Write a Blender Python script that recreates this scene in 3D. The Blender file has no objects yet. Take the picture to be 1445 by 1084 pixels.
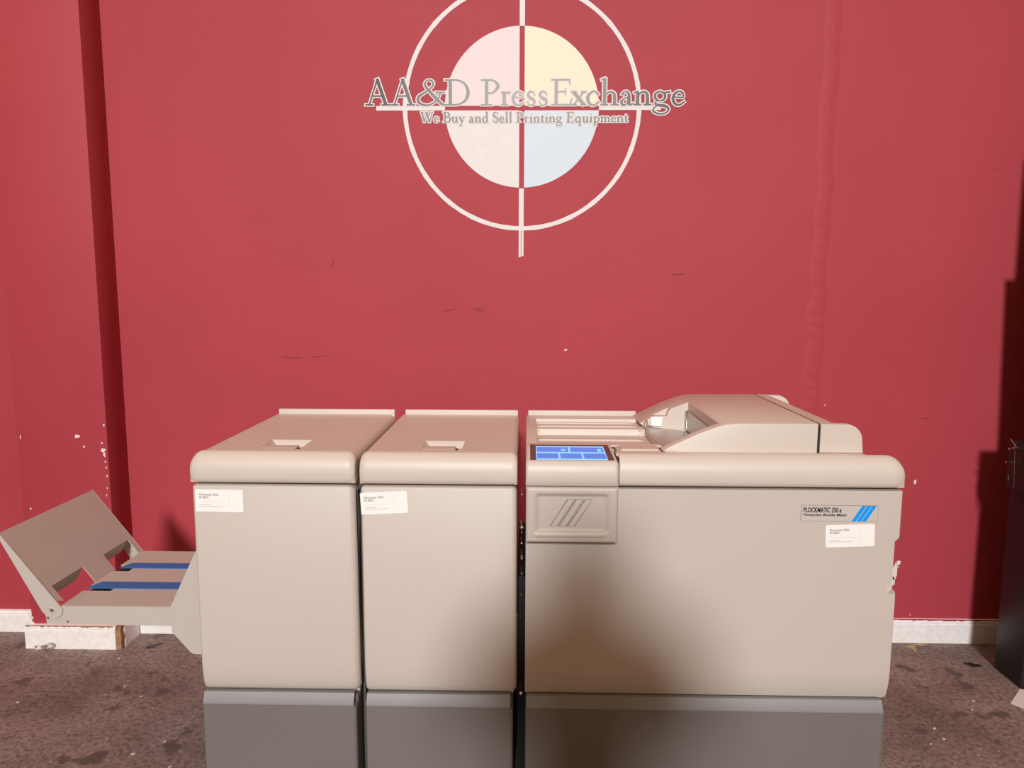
import bpy, bmesh, math, random
from mathutils import Vector, Matrix, Euler
random.seed(7)
S = bpy.context.scene
COL = S.collection
R = math.radians

# ------------------------------------------------------------------ camera
cd = bpy.data.cameras.new('camera')
cd.sensor_fit = 'HORIZONTAL'; cd.sensor_width = 36.0
cd.lens = 1044.0 / 1445.0 * 36.0
cam = bpy.data.objects.new('camera', cd); COL.objects.link(cam)
p_, y_, r_ = R(7.2), R(1.1), R(0.2)
fwd = Vector((-math.sin(y_) * math.cos(p_), math.cos(y_) * math.cos(p_), -math.sin(p_)))
rt = Vector((math.cos(y_), math.sin(y_), 0)); up = rt.cross(fwd)
rt2 = rt * math.cos(r_) + up * math.sin(r_); up2 = -rt * math.sin(r_) + up * math.cos(r_)
cam.matrix_world = Matrix(((rt2.x, up2.x, -fwd.x, 0), (rt2.y, up2.y, -fwd.y, 0), (rt2.z, up2.z, -fwd.z, 1.5), (0, 0, 0, 1)))
cd.clip_start = 0.05
S.camera = cam

# ------------------------------------------------------------------ world, lamps, exposure
S.view_settings.view_transform = 'Standard'; S.view_settings.look = 'None'
S.view_settings.exposure = 0.0; S.view_settings.gamma = 1.0; S.view_settings.use_curve_mapping = False
w = bpy.data.worlds.new('world'); S.world = w; w.use_nodes = True
_nt = w.node_tree; _bg = _nt.nodes['Background']; _bg.inputs['Strength'].default_value = 1.0
_tc = _nt.nodes.new('ShaderNodeTexCoord'); _sx = _nt.nodes.new('ShaderNodeSeparateXYZ'); _rp = _nt.nodes.new('ShaderNodeValToRGB')
_nt.links.new(_tc.outputs['Generated'], _sx.inputs[0]); _nt.links.new(_sx.outputs['Z'], _rp.inputs['Fac']); _nt.links.new(_rp.outputs['Color'], _bg.inputs['Color'])
_rp.color_ramp.elements[0].position = 0.35; _rp.color_ramp.elements[0].color = (0.18, 0.095, 0.035, 1)   # dim warm warehouse
_rp.color_ramp.elements[1].position = 0.85; _rp.color_ramp.elements[1].color = (0.60, 0.38, 0.22, 1)    # brighter overhead glow, added to lift the machine tops and tray
ld = bpy.data.lights.new('high_bay_lamp', 'SPOT'); ld.energy = 18300; ld.color = (0.97, 0.99, 1.0)
ld.shadow_soft_size = 1.25; ld.spot_size = R(27); ld.spot_blend = 1.0
lo = bpy.data.objects.new('high_bay_lamp', ld); COL.objects.link(lo)
lo.location = (-0.5, -18, 9.7)
lo.rotation_euler = (Vector((-0.35, 3.0, 1.6)) - lo.location).to_track_quat('-Z', 'Y').to_euler()

# ------------------------------------------------------------------ materials
def mat(name, col, rough=0.5, metal=0.0, bump=0.0, bscale=300.0, var=0.0, vscale=3.0, spec=0.5, emit=0.0):
    m = bpy.data.materials.new(name); m.use_nodes = True
    nt = m.node_tree; b = nt.nodes['Principled BSDF']
    b.inputs['Base Color'].default_value = (*col, 1); b.inputs['Roughness'].default_value = rough
    b.inputs['Metallic'].default_value = metal; b.inputs['Specular IOR Level'].default_value = spec
    if emit:
        b.inputs['Emission Color'].default_value = (*col, 1); b.inputs['Emission Strength'].default_value = emit
    tc = nt.nodes.new('ShaderNodeTexCoord')
    geo = nt.nodes.new('ShaderNodeNewGeometry')
    if bump:
        n = nt.nodes.new('ShaderNodeTexNoise'); n.inputs['Scale'].default_value = bscale; n.inputs['Detail'].default_value = 3
        nt.links.new(geo.outputs['Position'], n.inputs['Vector'])
        bp = nt.nodes.new('ShaderNodeBump'); bp.inputs['Strength'].default_value = bump; bp.inputs['Distance'].default_value = 0.001
        nt.links.new(n.outputs['Fac'], bp.inputs['Height']); nt.links.new(bp.outputs['Normal'], b.inputs['Normal'])
    if var:
        n2 = nt.nodes.new('ShaderNodeTexNoise'); n2.inputs['Scale'].default_value = vscale; n2.inputs['Detail'].default_value = 6
        nt.links.new(geo.outputs['Position'], n2.inputs['Vector'])
        rp = nt.nodes.new('ShaderNodeValToRGB')
        rp.color_ramp.elements[0].position = 0.3; rp.color_ramp.elements[1].position = 0.7
        rp.color_ramp.elements[0].color = (*[c * (1 - var) for c in col], 1)
        rp.color_ramp.elements[1].color = (*[min(1, c * (1 + var)) for c in col], 1)
        nt.links.new(n2.outputs['Fac'], rp.inputs['Fac']); nt.links.new(rp.outputs['Color'], b.inputs['Base Color'])
    return m

M = {}
M['plastic'] = mat('textured_beige_plastic', (0.66, 0.57, 0.50), 0.42, bump=0.25, bscale=700, var=0.02, vscale=2)
M['panel'] = mat('painted_beige_metal', (0.60, 0.525, 0.47), 0.45, bump=0.05, bscale=250, var=0.015, vscale=2)
M['tray'] = mat('grey_beige_sheet_metal', (0.55, 0.49, 0.44), 0.42, var=0.02)
M['plinth'] = mat('grey_plinth_paint', (0.185, 0.165, 0.155), 0.5, bump=0.1, bscale=500, var=0.03)
M['plinth_top'] = mat('grey_textured_trim', (0.26, 0.25, 0.25), 0.4, bump=0.5, bscale=900)
M['dark'] = mat('black_gap', (0.012, 0.011, 0.010), 0.6)
M['side'] = mat('dark_side_and_stripe_shade', (0.09, 0.08, 0.07), 0.5)  # side sheet, and the shade line painted round the embossed stripes
M['sheet'] = mat('bare_sheet_metal', (0.50, 0.47, 0.43), 0.35, metal=0.6)
M['chrome'] = mat('chrome', (0.85, 0.83, 0.8), 0.12, metal=1.0)
M['white'] = mat('white_sticker', (0.96, 0.93, 0.90), 0.45)
M['ink'] = mat('grey_ink', (0.13, 0.12, 0.12), 0.6)
M['inklight'] = mat('light_grey_ink', (0.5, 0.47, 0.46), 0.6)
M['black'] = mat('black_ink', (0.015, 0.012, 0.012), 0.5)
M['silver'] = mat('silver_nameplate', (0.60, 0.54, 0.51), 0.35)
M['blue'] = mat('blue_stripe', (0.0, 0.33, 0.95), 0.4)
M['belt'] = mat('blue_belt', (0.03, 0.15, 0.45), 0.6, bump=0.2, bscale=600)
M['bezel'] = mat('screen_bezel', (0.10, 0.075, 0.07), 0.3)
M['lcd'] = mat('screen_background', (0.20, 0.60, 1.0), 0.3, emit=0.7)
M['lcdbtn'] = mat('screen_button', (0.05, 0.19, 0.68), 0.3, emit=0.7)
M['logo_white'] = mat('logo_white', (0.80, 0.75, 0.73), 0.6, var=0.03, vscale=30)
M['logo_pink'] = mat('logo_pink', (0.92, 0.69, 0.70), 0.55)
M['logo_cream'] = mat('logo_cream', (0.92, 0.80, 0.60), 0.55)
M['logo_grey'] = mat('logo_offwhite', (0.80, 0.74, 0.72), 0.55, var=0.03, vscale=30)
M['logo_blue'] = mat('logo_pale_blue', (0.66, 0.75, 0.83), 0.55)
M['trimwhite'] = mat('chipped_white_paint', (0.93, 0.88, 0.86), 0.55, bump=0.3, bscale=60, var=0.07, vscale=40)
M['wood'] = mat('split_bare_wood', (0.36, 0.20, 0.09), 0.8, bump=1.0, bscale=120, var=0.35, vscale=60)
M['blackwood'] = mat('black_painted_wood', (0.010, 0.008, 0.008), 0.45, bump=0.5, bscale=40, var=0.3, vscale=20)
M['chip'] = mat('exposed_plaster', (0.82, 0.74, 0.70), 0.8)
M['paper'] = mat('white_paper', (0.85, 0.82, 0.82), 0.8)
M['leaf'] = mat('tan_scrap', (0.45, 0.31, 0.18), 0.8)
M['blackplastic'] = mat('black_scrap', (0.008, 0.008, 0.01), 0.4)
M['hair'] = mat('dark_hair', (0.02, 0.015, 0.01), 0.6)
M['skin'] = mat('skin', (0.5, 0.3, 0.22), 0.5)
M['cloth'] = mat('dark_clothes', (0.03, 0.03, 0.035), 0.9)

# clear film
mf = bpy.data.materials.new('clear_film'); mf.use_nodes = True
b = mf.node_tree.nodes['Principled BSDF']; b.inputs['Base Color'].default_value = (0.9, 0.85, 0.85, 1)
b.inputs['Transmission Weight'].default_value = 0.9; b.inputs['Roughness'].default_value = 0.15; b.inputs['IOR'].default_value = 1.1
M['film'] = mf

# letters: the print runs dark at both ends and pale in the middle
ml = bpy.data.materials.new('logo_letter_grey'); ml.use_nodes = True; nt = ml.node_tree
b = nt.nodes['Principled BSDF']; b.inputs['Roughness'].default_value = 0.5
g = nt.nodes.new('ShaderNodeNewGeometry'); sx = nt.nodes.new('ShaderNodeSeparateXYZ'); rp = nt.nodes.new('ShaderNodeValToRGB')
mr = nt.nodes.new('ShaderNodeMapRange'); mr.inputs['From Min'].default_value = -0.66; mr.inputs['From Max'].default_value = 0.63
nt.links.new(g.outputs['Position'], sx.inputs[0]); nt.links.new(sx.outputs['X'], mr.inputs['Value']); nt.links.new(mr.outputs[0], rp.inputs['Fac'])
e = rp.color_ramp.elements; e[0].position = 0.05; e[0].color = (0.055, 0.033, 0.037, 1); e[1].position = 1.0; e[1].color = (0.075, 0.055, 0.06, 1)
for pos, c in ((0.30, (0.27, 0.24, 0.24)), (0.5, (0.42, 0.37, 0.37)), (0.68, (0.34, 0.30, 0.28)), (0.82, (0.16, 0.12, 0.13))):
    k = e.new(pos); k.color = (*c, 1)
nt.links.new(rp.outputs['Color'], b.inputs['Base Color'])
M['letter'] = ml
mt = ml.copy(); mt.name = 'logo_tagline_grey'; M['tagline'] = mt
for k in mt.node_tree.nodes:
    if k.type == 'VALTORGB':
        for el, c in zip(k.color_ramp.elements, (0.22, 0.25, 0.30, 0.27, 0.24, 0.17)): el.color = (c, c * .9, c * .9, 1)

# red satin wall paint
mw = bpy.data.materials.new('red_satin_wall_paint'); mw.use_nodes = True; nt = mw.node_tree
b = nt.nodes['Principled BSDF']; b.inputs['Roughness'].default_value = 0.62; b.inputs['Specular IOR Level'].default_value = 0.3
g = nt.nodes.new('ShaderNodeNewGeometry')
n1 = nt.nodes.new('ShaderNodeTexNoise'); n1.inputs['Scale'].default_value = 1.3; n1.inputs['Detail'].default_value = 5
rp = nt.nodes.new('ShaderNodeValToRGB'); e = rp.color_ramp.elements
e[0].position = 0.3; e[0].color = (0.42, 0.045, 0.062, 1); e[1].position = 0.7; e[1].color = (0.46, 0.054, 0.070, 1)
n2 = nt.nodes.new('ShaderNodeTexNoise'); n2.inputs['Scale'].default_value = 260; n2.inputs['Detail'].default_value = 2
n3 = nt.nodes.new('ShaderNodeTexNoise'); n3.inputs['Scale'].default_value = 6; n3.inputs['Detail'].default_value = 5
ma = nt.nodes.new('ShaderNodeMath'); ma.operation = 'MULTIPLY_ADD'; ma.inputs[1].default_value = 6.0
bp = nt.nodes.new('ShaderNodeBump'); bp.inputs['Strength'].default_value = 0.35; bp.inputs['Distance'].default_value = 0.0008
for n in (n1, n2, n3): nt.links.new(g.outputs['Position'], n.inputs['Vector'])
nt.links.new(n1.outputs['Fac'], rp.inputs['Fac']); nt.links.new(rp.outputs['Color'], b.inputs['Base Color'])
nt.links.new(n3.outputs['Fac'], ma.inputs[0]); nt.links.new(n2.outputs['Fac'], ma.inputs[2])
nt.links.new(ma.outputs[0], bp.inputs['Height']); nt.links.new(bp.outputs['Normal'], b.inputs['Normal'])
M['red'] = mw

# stained concrete floor
mfl = bpy.data.materials.new('stained_concrete'); mfl.use_nodes = True; nt = mfl.node_tree
b = nt.nodes['Principled BSDF']; b.inputs['Roughness'].default_value = 0.75
g = nt.nodes.new('ShaderNodeNewGeometry')
def noise(sc, det=6, rough=0.6):
    n = nt.nodes.new('ShaderNodeTexNoise'); n.inputs['Scale'].default_value = sc; n.inputs['Detail'].default_value = det
    n.inputs['Roughness'].default_value = rough; nt.links.new(g.outputs['Position'], n.inputs['Vector']); return n
def ramp(src, stops):
    r = nt.nodes.new('ShaderNodeValToRGB'); nt.links.new(src, r.inputs['Fac']); e = r.color_ramp.elements
    e[0].position, e[0].color = stops[0][0], (*stops[0][1], 1); e[1].position, e[1].color = stops[-1][0], (*stops[-1][1], 1)
    for p, c in stops[1:-1]: k = e.new(p); k.color = (*c, 1)
    return r
def mix(a, bb, f, mode='MIX'):
    m = nt.nodes.new('ShaderNodeMix'); m.data_type = 'RGBA'; m.blend_type = mode
    for s, v in ((6, a), (7, bb), (0, f)):
        if isinstance(v, (int, float)): m.inputs[s].default_value = v
        elif isinstance(v, tuple): m.inputs[s].default_value = (*v, 1)
        else: nt.links.new(v, m.inputs[s])
    return m.outputs[2]
base = ramp(noise(2.2, 8, 0.65).outputs['Fac'], [(0.3, (0.15, 0.105, 0.095)), (0.5, (0.27, 0.20, 0.185)), (0.72, (0.36, 0.295, 0.27))])
grit = ramp(noise(60, 8, 0.75).outputs['Fac'], [(0.36, (0.25, 0.23, 0.22)), (0.5, (1, 1, 1)), (0.64, (1.55, 1.5, 1.45))])
c1 = mix(base.outputs['Color'], grit.outputs['Color'], 0.8, 'MULTIPLY')
stain = ramp(noise(9, 3, 0.5).outputs['Fac'], [(0.60, (0, 0, 0)), (0.66, (1, 1, 1))])
c2 = mix(c1, (0.13, 0.10, 0.088), stain.outputs['Color'])
pinh = ramp(noise(35, 2, 0.5).outputs['Fac'], [(0.22, (1, 1, 1)), (0.27, (0, 0, 0))])
c2 = mix(c2, (0.03, 0.022, 0.02), pinh.outputs['Color'])
vo = nt.nodes.new('ShaderNodeTexVoronoi'); vo.inputs['Scale'].default_value = 14; nt.links.new(g.outputs['Position'], vo.inputs['Vector'])
sp = ramp(vo.outputs['Distance'], [(0.045, (1, 1, 1)), (0.06, (0, 0, 0))])
c3 = mix(c2, (0.55, 0.5, 0.47), sp.outputs['Color'])
nt.links.new(c3, b.inputs['Base Color'])
bp = nt.nodes.new('ShaderNodeBump'); bp.inputs['Strength'].default_value = 0.8; bp.inputs['Distance'].default_value = 0.004
nt.links.new(noise(45, 8, 0.7).outputs['Fac'], bp.inputs['Height']); nt.links.new(bp.outputs['Normal'], b.inputs['Normal'])
M['floor'] = mfl

# ------------------------------------------------------------------ helpers
def obj(name, bm, m, parent=None, smooth=35, label=None):
    bmesh.ops.recalc_face_normals(bm, faces=bm.faces)
    me = bpy.data.meshes.new(name); bm.to_mesh(me); bm.free()
    for mm in (m if isinstance(m, (list, tuple)) else [m]): me.materials.append(M[mm] if isinstance(mm, str) else mm)
    if smooth:
        me.shade_smooth(); me.set_sharp_from_angle(angle=R(smooth))
    o = bpy.data.objects.new(name, me); COL.objects.link(o)
    if parent is not None:
        o.parent = parent
        o.matrix_parent_inverse = Matrix.Identity(4)
        o.matrix_basis = world(parent).inverted()
    if label: o['label'] = label
    return o
def world(o):
    mtx = o.matrix_basis.copy()
    while o.parent is not None:
        o = o.parent; mtx = o.matrix_basis @ mtx
    return mtx
def thing(name, label, cat, loc, group=None):
    o = bpy.data.objects.new(name, None); COL.objects.link(o); o.location = loc; o.empty_display_size = 0.1
    o['label'] = label; o['category'] = cat
    if group: o['group'] = group
    return o
def tag(o, label, cat, group=None):
    o['label'] = label; o['category'] = cat
    if group: o['group'] = group
    return o
def struct(o): o['kind'] = 'structure'; return o
def box(bm, x0, x1, y0, y1, z0, z1, bev=0, seg=3):
    mtx = Matrix.Translation(((x0 + x1) / 2, (y0 + y1) / 2, (z0 + z1) / 2)) @ Matrix.Diagonal((x1 - x0, y1 - y0, z1 - z0, 1))
    r = bmesh.ops.create_cube(bm, size=1, matrix=mtx)
    if bev:
        es = list({e for v in r['verts'] for e in v.link_edges})
        bmesh.ops.bevel(bm, geom=es, offset=bev, segments=seg, profile=0.5, affect='EDGES')
    return bm
def cyl(bm, a, b_, r, n=20, r2=None):
    a, b_ = Vector(a), Vector(b_); d = b_ - a
    mtx = Matrix.Translation((a + b_) / 2) @ d.to_track_quat('Z', 'Y').to_matrix().to_4x4()
    bmesh.ops.create_cone(bm, cap_ends=True, segments=n, radius1=r, radius2=r if r2 is None else r2, depth=d.length, matrix=mtx)
    return bm
def prism(bm, pts, axis, a, b_):
    """extrude the closed 2-D outline pts along axis from a to b_; axis 'y': pts are (x,z); 'x': (y,z); 'z': (x,y)"""
    def P(p, t):
        return {'y': (p[0], t, p[1]), 'x': (t, p[0], p[1]), 'z': (p[0], p[1], t)}[axis]
    A = [bm.verts.new(P(p, a)) for p in pts]; B = [bm.verts.new(P(p, b_)) for p in pts]; n = len(pts)
    bm.faces.new(A); bm.faces.new(B)
    for i in range(n): bm.faces.new((A[i], A[(i + 1) % n], B[(i + 1) % n], B[i]))
    return bm
def bevel_all(bm, off, seg=2, ang=25):
    bmesh.ops.recalc_face_normals(bm, faces=bm.faces)
    es = [e for e in bm.edges if len(e.link_faces) == 2 and e.calc_face_angle(0) > R(ang)]
    bmesh.ops.bevel(bm, geom=es, offset=off, segments=seg, profile=0.5, affect='EDGES', clamp_overlap=True)
    return bm
def loft(prof, x0, x1, r0, r1, zmin=None, ymax=None, n=8, ky=1.0):
    """run a closed (y,z) profile along x and round both ends by radius r0 / r1"""
    bm = bmesh.new(); N = len(prof)
    area = sum(prof[i][0] * prof[(i + 1) % N][1] - prof[(i + 1) % N][0] * prof[i][1] for i in range(N))
    sgn = 1 if area > 0 else -1
    nor = []
    for i in range(N):
        a, c, d = Vector(prof[i - 1]), Vector(prof[i]), Vector(prof[(i + 1) % N])
        e1, e2 = (c - a).normalized(), (d - c).normalized()
        n1, n2 = Vector((-e1.y, e1.x)) * sgn, Vector((-e2.y, e2.x)) * sgn
        h = (n1 + n2); h = h / max(0.5, h.length_squared / 2) if h.length > 1e-6 else n1
        nor.append(h)
    st = []
    for i in range(n + 1):
        a = i / n * math.pi / 2; st.append((x0 + r0 * (1 - math.cos(a)), r0 * (1 - math.sin(a))))
    for i in range(n, -1, -1):
        a = i / n * math.pi / 2; st.append((x1 - r1 * (1 - math.cos(a)), r1 * (1 - math.sin(a))))
    rings = []
    for x, d in st:
        ring = []
        for p, h in zip(prof, nor):
            q = Vector(p) + Vector((h.x * d * ky, h.y * d))
            if zmin is not None: q.y = max(q.y, zmin) if p[1] > zmin + 1e-6 else zmin
            if ymax is not None and p[0] >= ymax - 1e-6: q.x = ymax
            ring.append(bm.verts.new((x, q.x, q.y)))
        rings.append(ring)
    for a, c in zip(rings, rings[1:]):
        for i in range(N): bm.faces.new((a[i], a[(i + 1) % N], c[(i + 1) % N], c[i]))
    bm.faces.new(rings[0]); bm.faces.new(rings[-1])
    return bm
def grid(us, vs, f, thick=None):
    bm = bmesh.new()
    V = [[bm.verts.new(f(u, v)) for v in vs] for u in us]
    for i in range(len(us) - 1):
        for j in range(len(vs) - 1): bm.faces.new((V[i][j], V[i + 1][j], V[i + 1][j + 1], V[i][j + 1]))
    return bm
def cut(o, bm):
    me = bpy.data.meshes.new('tmp'); bmesh.ops.recalc_face_normals(bm, faces=bm.faces); bm.to_mesh(me); bm.free()
    c = bpy.data.objects.new('tmp', me); COL.objects.link(c)
    md = o.modifiers.new('b', 'BOOLEAN'); md.operation = 'DIFFERENCE'; md.object = c; md.solver = 'EXACT'
    bpy.context.view_layer.update()
    # parented objects share world space with the cutter
    dg = bpy.context.evaluated_depsgraph_get()
    nm = bpy.data.meshes.new_from_object(o.evaluated_get(dg))
    o.modifiers.clear(); old = o.data; nm.name = old.name; o.data = nm
    bpy.data.objects.remove(c); bpy.data.meshes.remove(old)
    nm.shade_smooth(); nm.set_sharp_from_angle(angle=R(35))
def text_bm(txt, size, x, z, y, tilt=0.0, sx=1.0, bold=0.0, shear=0.0, align='LEFT'):
    """writing standing in the x-z plane at depth y, facing the front"""
    cu = bpy.data.curves.new('t', 'FONT'); cu.body = txt; cu.size = size; cu.offset = bold; cu.shear = shear
    cu.align_x = align; cu.extrude = 0.0001; cu.resolution_u = 4
    o = bpy.data.objects.new('t', cu); COL.objects.link(o); bpy.context.view_layer.update()
    me = bpy.data.meshes.new_from_object(o.evaluated_get(bpy.context.evaluated_depsgraph_get()))
    bpy.data.objects.remove(o); bpy.data.curves.remove(cu)
    bm = bmesh.new(); bm.from_mesh(me); bpy.data.meshes.remove(me)
    mtx = Matrix.Translation((x, y, z)) @ Matrix.Rotation(tilt, 4, 'Y') @ Matrix.Rotation(math.pi / 2, 4, 'X') @ Matrix.Diagonal((sx, 1, 1, 1))
    bmesh.ops.transform(bm, matrix=mtx, verts=bm.verts)
    return bm
def merge(dst, src):
    me = bpy.data.meshes.new('m'); src.to_mesh(me); src.free(); dst.from_mesh(me); bpy.data.meshes.remove(me); return dst

WY = 3.07   # back wall plane

# ------------------------------------------------------------------ the room
bm = bmesh.new(); box(bm, -4.5, 4.5, -2.0, 3.2, -0.1, 0.0); struct(obj('floor', bm, 'floor', smooth=0))
bm = bmesh.new(); box(bm, -4.5, 4.5, WY, 3.2, 0.0, 3.4); wall = struct(obj('wall_back', bm, 'red', smooth=0))
bm = bmesh.new(); box(bm, -2.075, -1.703, 2.925, WY, 0.0, 3.4, 0.003, 2); pil = struct(obj('wall_pilaster', bm, 'red'))
def board(name, x0, x1, y0, y1, h, axis='x'):
    bm = bmesh.new()
    if axis == 'x':   # profile in (y,z); front is y0
        pr = [(y1, 0), (y0, 0), (y0, h - 0.022), (y0 + 0.002, h - 0.017), (y0 + 0.001, h - 0.012), (y0 + 0.006, h - 0.002), (y1, h)]
        prism(bm, pr, 'x', x0, x1)
    else:
        pr = [(x0, 0), (x1, 0), (x1, h - 0.022), (x1 - 0.002, h - 0.017), (x1 - 0.001, h - 0.012), (x1 - 0.006, h - 0.002), (x0, h)]
        prism(bm, pr, 'y', y0, y1)
    return struct(obj(name, bm, 'trimwhite', smooth=0))
board('baseboard_left', -4.4, -2.078, 3.054, WY, 0.098)
board('baseboard_back', -1.686, 2.6, 3.054, WY, 0.105)
tr = board('trim_1', -2.095, -1.712, 2.905, 2.925, 0.102)
board('trim_2', -1.703, -1.688, 2.935, 3.054, 0.100, 'y')
bm = bmesh.new(); pts = [(-1.712, 0), (-1.690, 0), (-1.691, .03), (-1.687, .05), (-1.692, .075), (-1.689, .099), (-1.712, .1)]
prism(bm, pts, 'y', 2.909, 2.934); ob = obj('bare_wood', bm, 'wood', tr, smooth=0, label='splintered bare wood at the broken corner')
# ragged red paint running down over the ends of the trim
def rag(x0, x1, z0, z1, y, side, n=9):
    bm = bmesh.new(); pts = [(x0, z0)]
    for i in range(n + 1):
        t = i / n; pts.append((x1 + side * random.uniform(-.006, .007), z0 + (z1 - z0) * t))
    pts.append((x0, z1)); prism(bm, pts, 'y', y, y + .001); return bm
def rag_top(x0, x1, z, y, n):
    bm = bmesh.new(); pts = [(x1, z + .004), (x0, z + .004)]
    for i in range(n + 1): pts.append((x0 + (x1 - x0) * i / n, z - random.choice((.000, .001, .002, .004))))
    prism(bm, pts, 'y', y, y + .001); return bm
obj('paint_drip', rag_top(-2.09, -1.72, .0995, 2.9035, 60), 'wood', tr, 0, 'bare worn top edge of the white trim')
bbk = bpy.data.objects['baseboard_back']
obj('paint_drip', rag_top(1.05, 2.1, .1045, 3.0525, 90), 'red', bbk, 0, 'red paint run over the top edge')

# taped drywall seam under the paint, right of the logo
def seamf(u, v):
    x = 1.157 + .066 * u; z = .11 + 3.2 * v
    prof = math.sin(math.pi * u) ** .5 if 0 < u < 1 else 0
    wob = .004 * math.sin(v * 37) + .003 * math.sin(v * 91)
    rip = .35 * (1 + math.sin(v * 330 + u * 7 + 2 * math.sin(v * 63))) * (u > .2) * (u < .8)
    return (x + wob + .012 * (v < .42) * (u < .5) * -1, WY - .0004 - .0022 * prof * (1.0 + 1.3 * rip), z)
bm = grid([i / 10 for i in range(11)], [i / 500 for i in range(501)], seamf)
obj('drywall_seam', bm, 'red', wall, 60)

def chip(x, z, w_, h_, par=wall, y=WY, m='chip'):
    bm = bmesh.new(); n = 9; pts = []
    for i in range(n):
        a = 2 * math.pi * i / n; k = random.uniform(.55, 1.1)
        pts.append((x + w_ / 2 * k * math.cos(a), z + h_ / 2 * k * math.sin(a)))
    prism(bm, pts, 'y', y - .0008, y + .0002); obj('paint_chip', bm, m, par, 0)
for x, z, w_, h_ in ((.163, 1.256, .014, .009), (1.593, .334, .010, .006), (1.638, .707, .012, .022), (1.244, 1.031, .006, .006),
                     (1.582, .318, .026, .085), (1.596, .352, .020, .026), (1.576, .27, .02, .05), (1.66, .12, .006, .006)):
    chip(x, z, w_, h_)
for x, z, w_, h_ in ((-1.826, .905, .026, .016), (-1.80, .862, .009, .012), (-1.722, .848, .022, .022), (-1.718, .83, .010, .024), (-1.716, .80, .006, .01),
                     (-1.714, .775, .006, .012), (-1.713, .74, .006, .014), (-1.712, .952, .008, .014), (-2.04, .60, .006, .012), (-2.055, .25, .010, .02),
                     (-2.06, .9, .005, .02), (-1.725, .878, .008, .01), (-1.716, .69, .005, .01), (-1.72, .66, .005, .012)):
    chip(x, z, w_, h_, pil, 2.925)
for i in range(9): chip(-2.076 + random.uniform(-.004, .006), .05 + i * .012 + random.uniform(0, .01), .018, .014, pil, 2.925)
# faint scratches in the wall paint
for x, z, L_, a in ((-.32, 1.42, .06, .1), (-.20, 1.42, .05, -.3), (-.98, 1.22, .08, -.04), (-.87, 1.225, .07, .05), (-.80, 1.61, .03, 1.4), (-.19, 1.427, .04, -.2),
                    (1.86, 1.99, .01, 1), (1.66, .98, .03, .15), (.62, 1.57, .06, .05)):
    bm = bmesh.new(); c, s = math.cos(a), math.sin(a)
    q = [(-L_ / 2, -.001), (0, -.0022 - .003), (L_ / 2, -.001), (L_ / 2, .0005), (0, .0012 - .003), (-L_ / 2, .0005)]
    prism(bm, [(x + c * u - s * v, z + s * u + c * v) for u, v in q], 'y', WY - .0008, WY + .0002)
    obj('scratch', bm, mat('scratch_red', (.16, .012, .02), .6), wall, 0)

# ------------------------------------------------------------------ painted sign on the wall
CX, CZ = -0.0240, 2.2245
sign = thing('wall_sign', 'painted round registration target sign with serif lettering on the red wall', 'sign', (CX, WY, CZ))
def ring(r0, r1, y, m, name, n=160):
    bm = bmesh.new(); A = [[], [], [], []]
    for i in range(n):
        a = 2 * math.pi * i / n; wob = .0006 * math.sin(a * 23) + .0005 * math.sin(a * 57)
        for k, (r, yy) in enumerate(((r0 + wob, y), (r1 - wob, y), (r1, WY), (r0, WY))):
            A[k].append(bm.verts.new((CX + r * math.cos(a), yy, CZ + 1.012 * r * math.sin(a))))
    for i in range(n):
        j = (i + 1) % n
        for k in range(4): bm.faces.new((A[k][i], A[k][j], A[(k + 1) % 4][j], A[(k + 1) % 4][i]))
    return obj(name, bm, m, sign, 0)
ring(.459, .476, WY - .0010, 'logo_white', 'outer_ring')
def bar(x0, x1, z0, z1):
    bm = bmesh.new(); box(bm, x0, x1, WY - .0011, WY, z0, z1); obj('crosshair_bar', bm, 'logo_white', sign, 0)
bar(-.607, -.331, 2.2143, 2.2315); bar(.2835, .530, 2.2155, 2.2322)
bar(-.0335, -.0130, 2.535, 2.95); bar(-.0335, -.0140, 1.7485, 1.910); bar(-.0335, -.0250, 1.6357, 1.7485); bar(-.0225, -.0140, 1.640, 1.7485)
GX0, GX1, GZ0, GZ1 = -.0335, -.0130, 2.2143, 2.2322
for nm, sx_, sz_, m in (('magenta', -1, 1, 'logo_pink'), ('yellow', 1, 1, 'logo_cream'), ('black', -1, -1, 'logo_grey'), ('cyan', 1, -1, 'logo_blue')):
    gx = GX1 if sx_ > 0 else GX0; gz = GZ1 if sz_ > 0 else GZ0; r = .3075
    a0 = math.asin(abs(gz - CZ) / (r * 1.012)); a1 = math.acos(abs(gx - CX) / r)
    pts = [(gx, gz)]
    for i in range(33):
        a = a0 + (a1 - a0) * i / 32; pts.append((CX + sx_ * r * math.cos(a), CZ + sz_ * r * 1.012 * math.sin(a)))
    bm = bmesh.new(); prism(bm, pts, 'y', WY - .0011, WY)
    obj('quadrant', bm, m, sign, 0, {'magenta': 'pale pink quarter', 'yellow': 'cream quarter', 'black': 'off-white quarter', 'cyan': 'pale blue quarter'}[nm])

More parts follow.
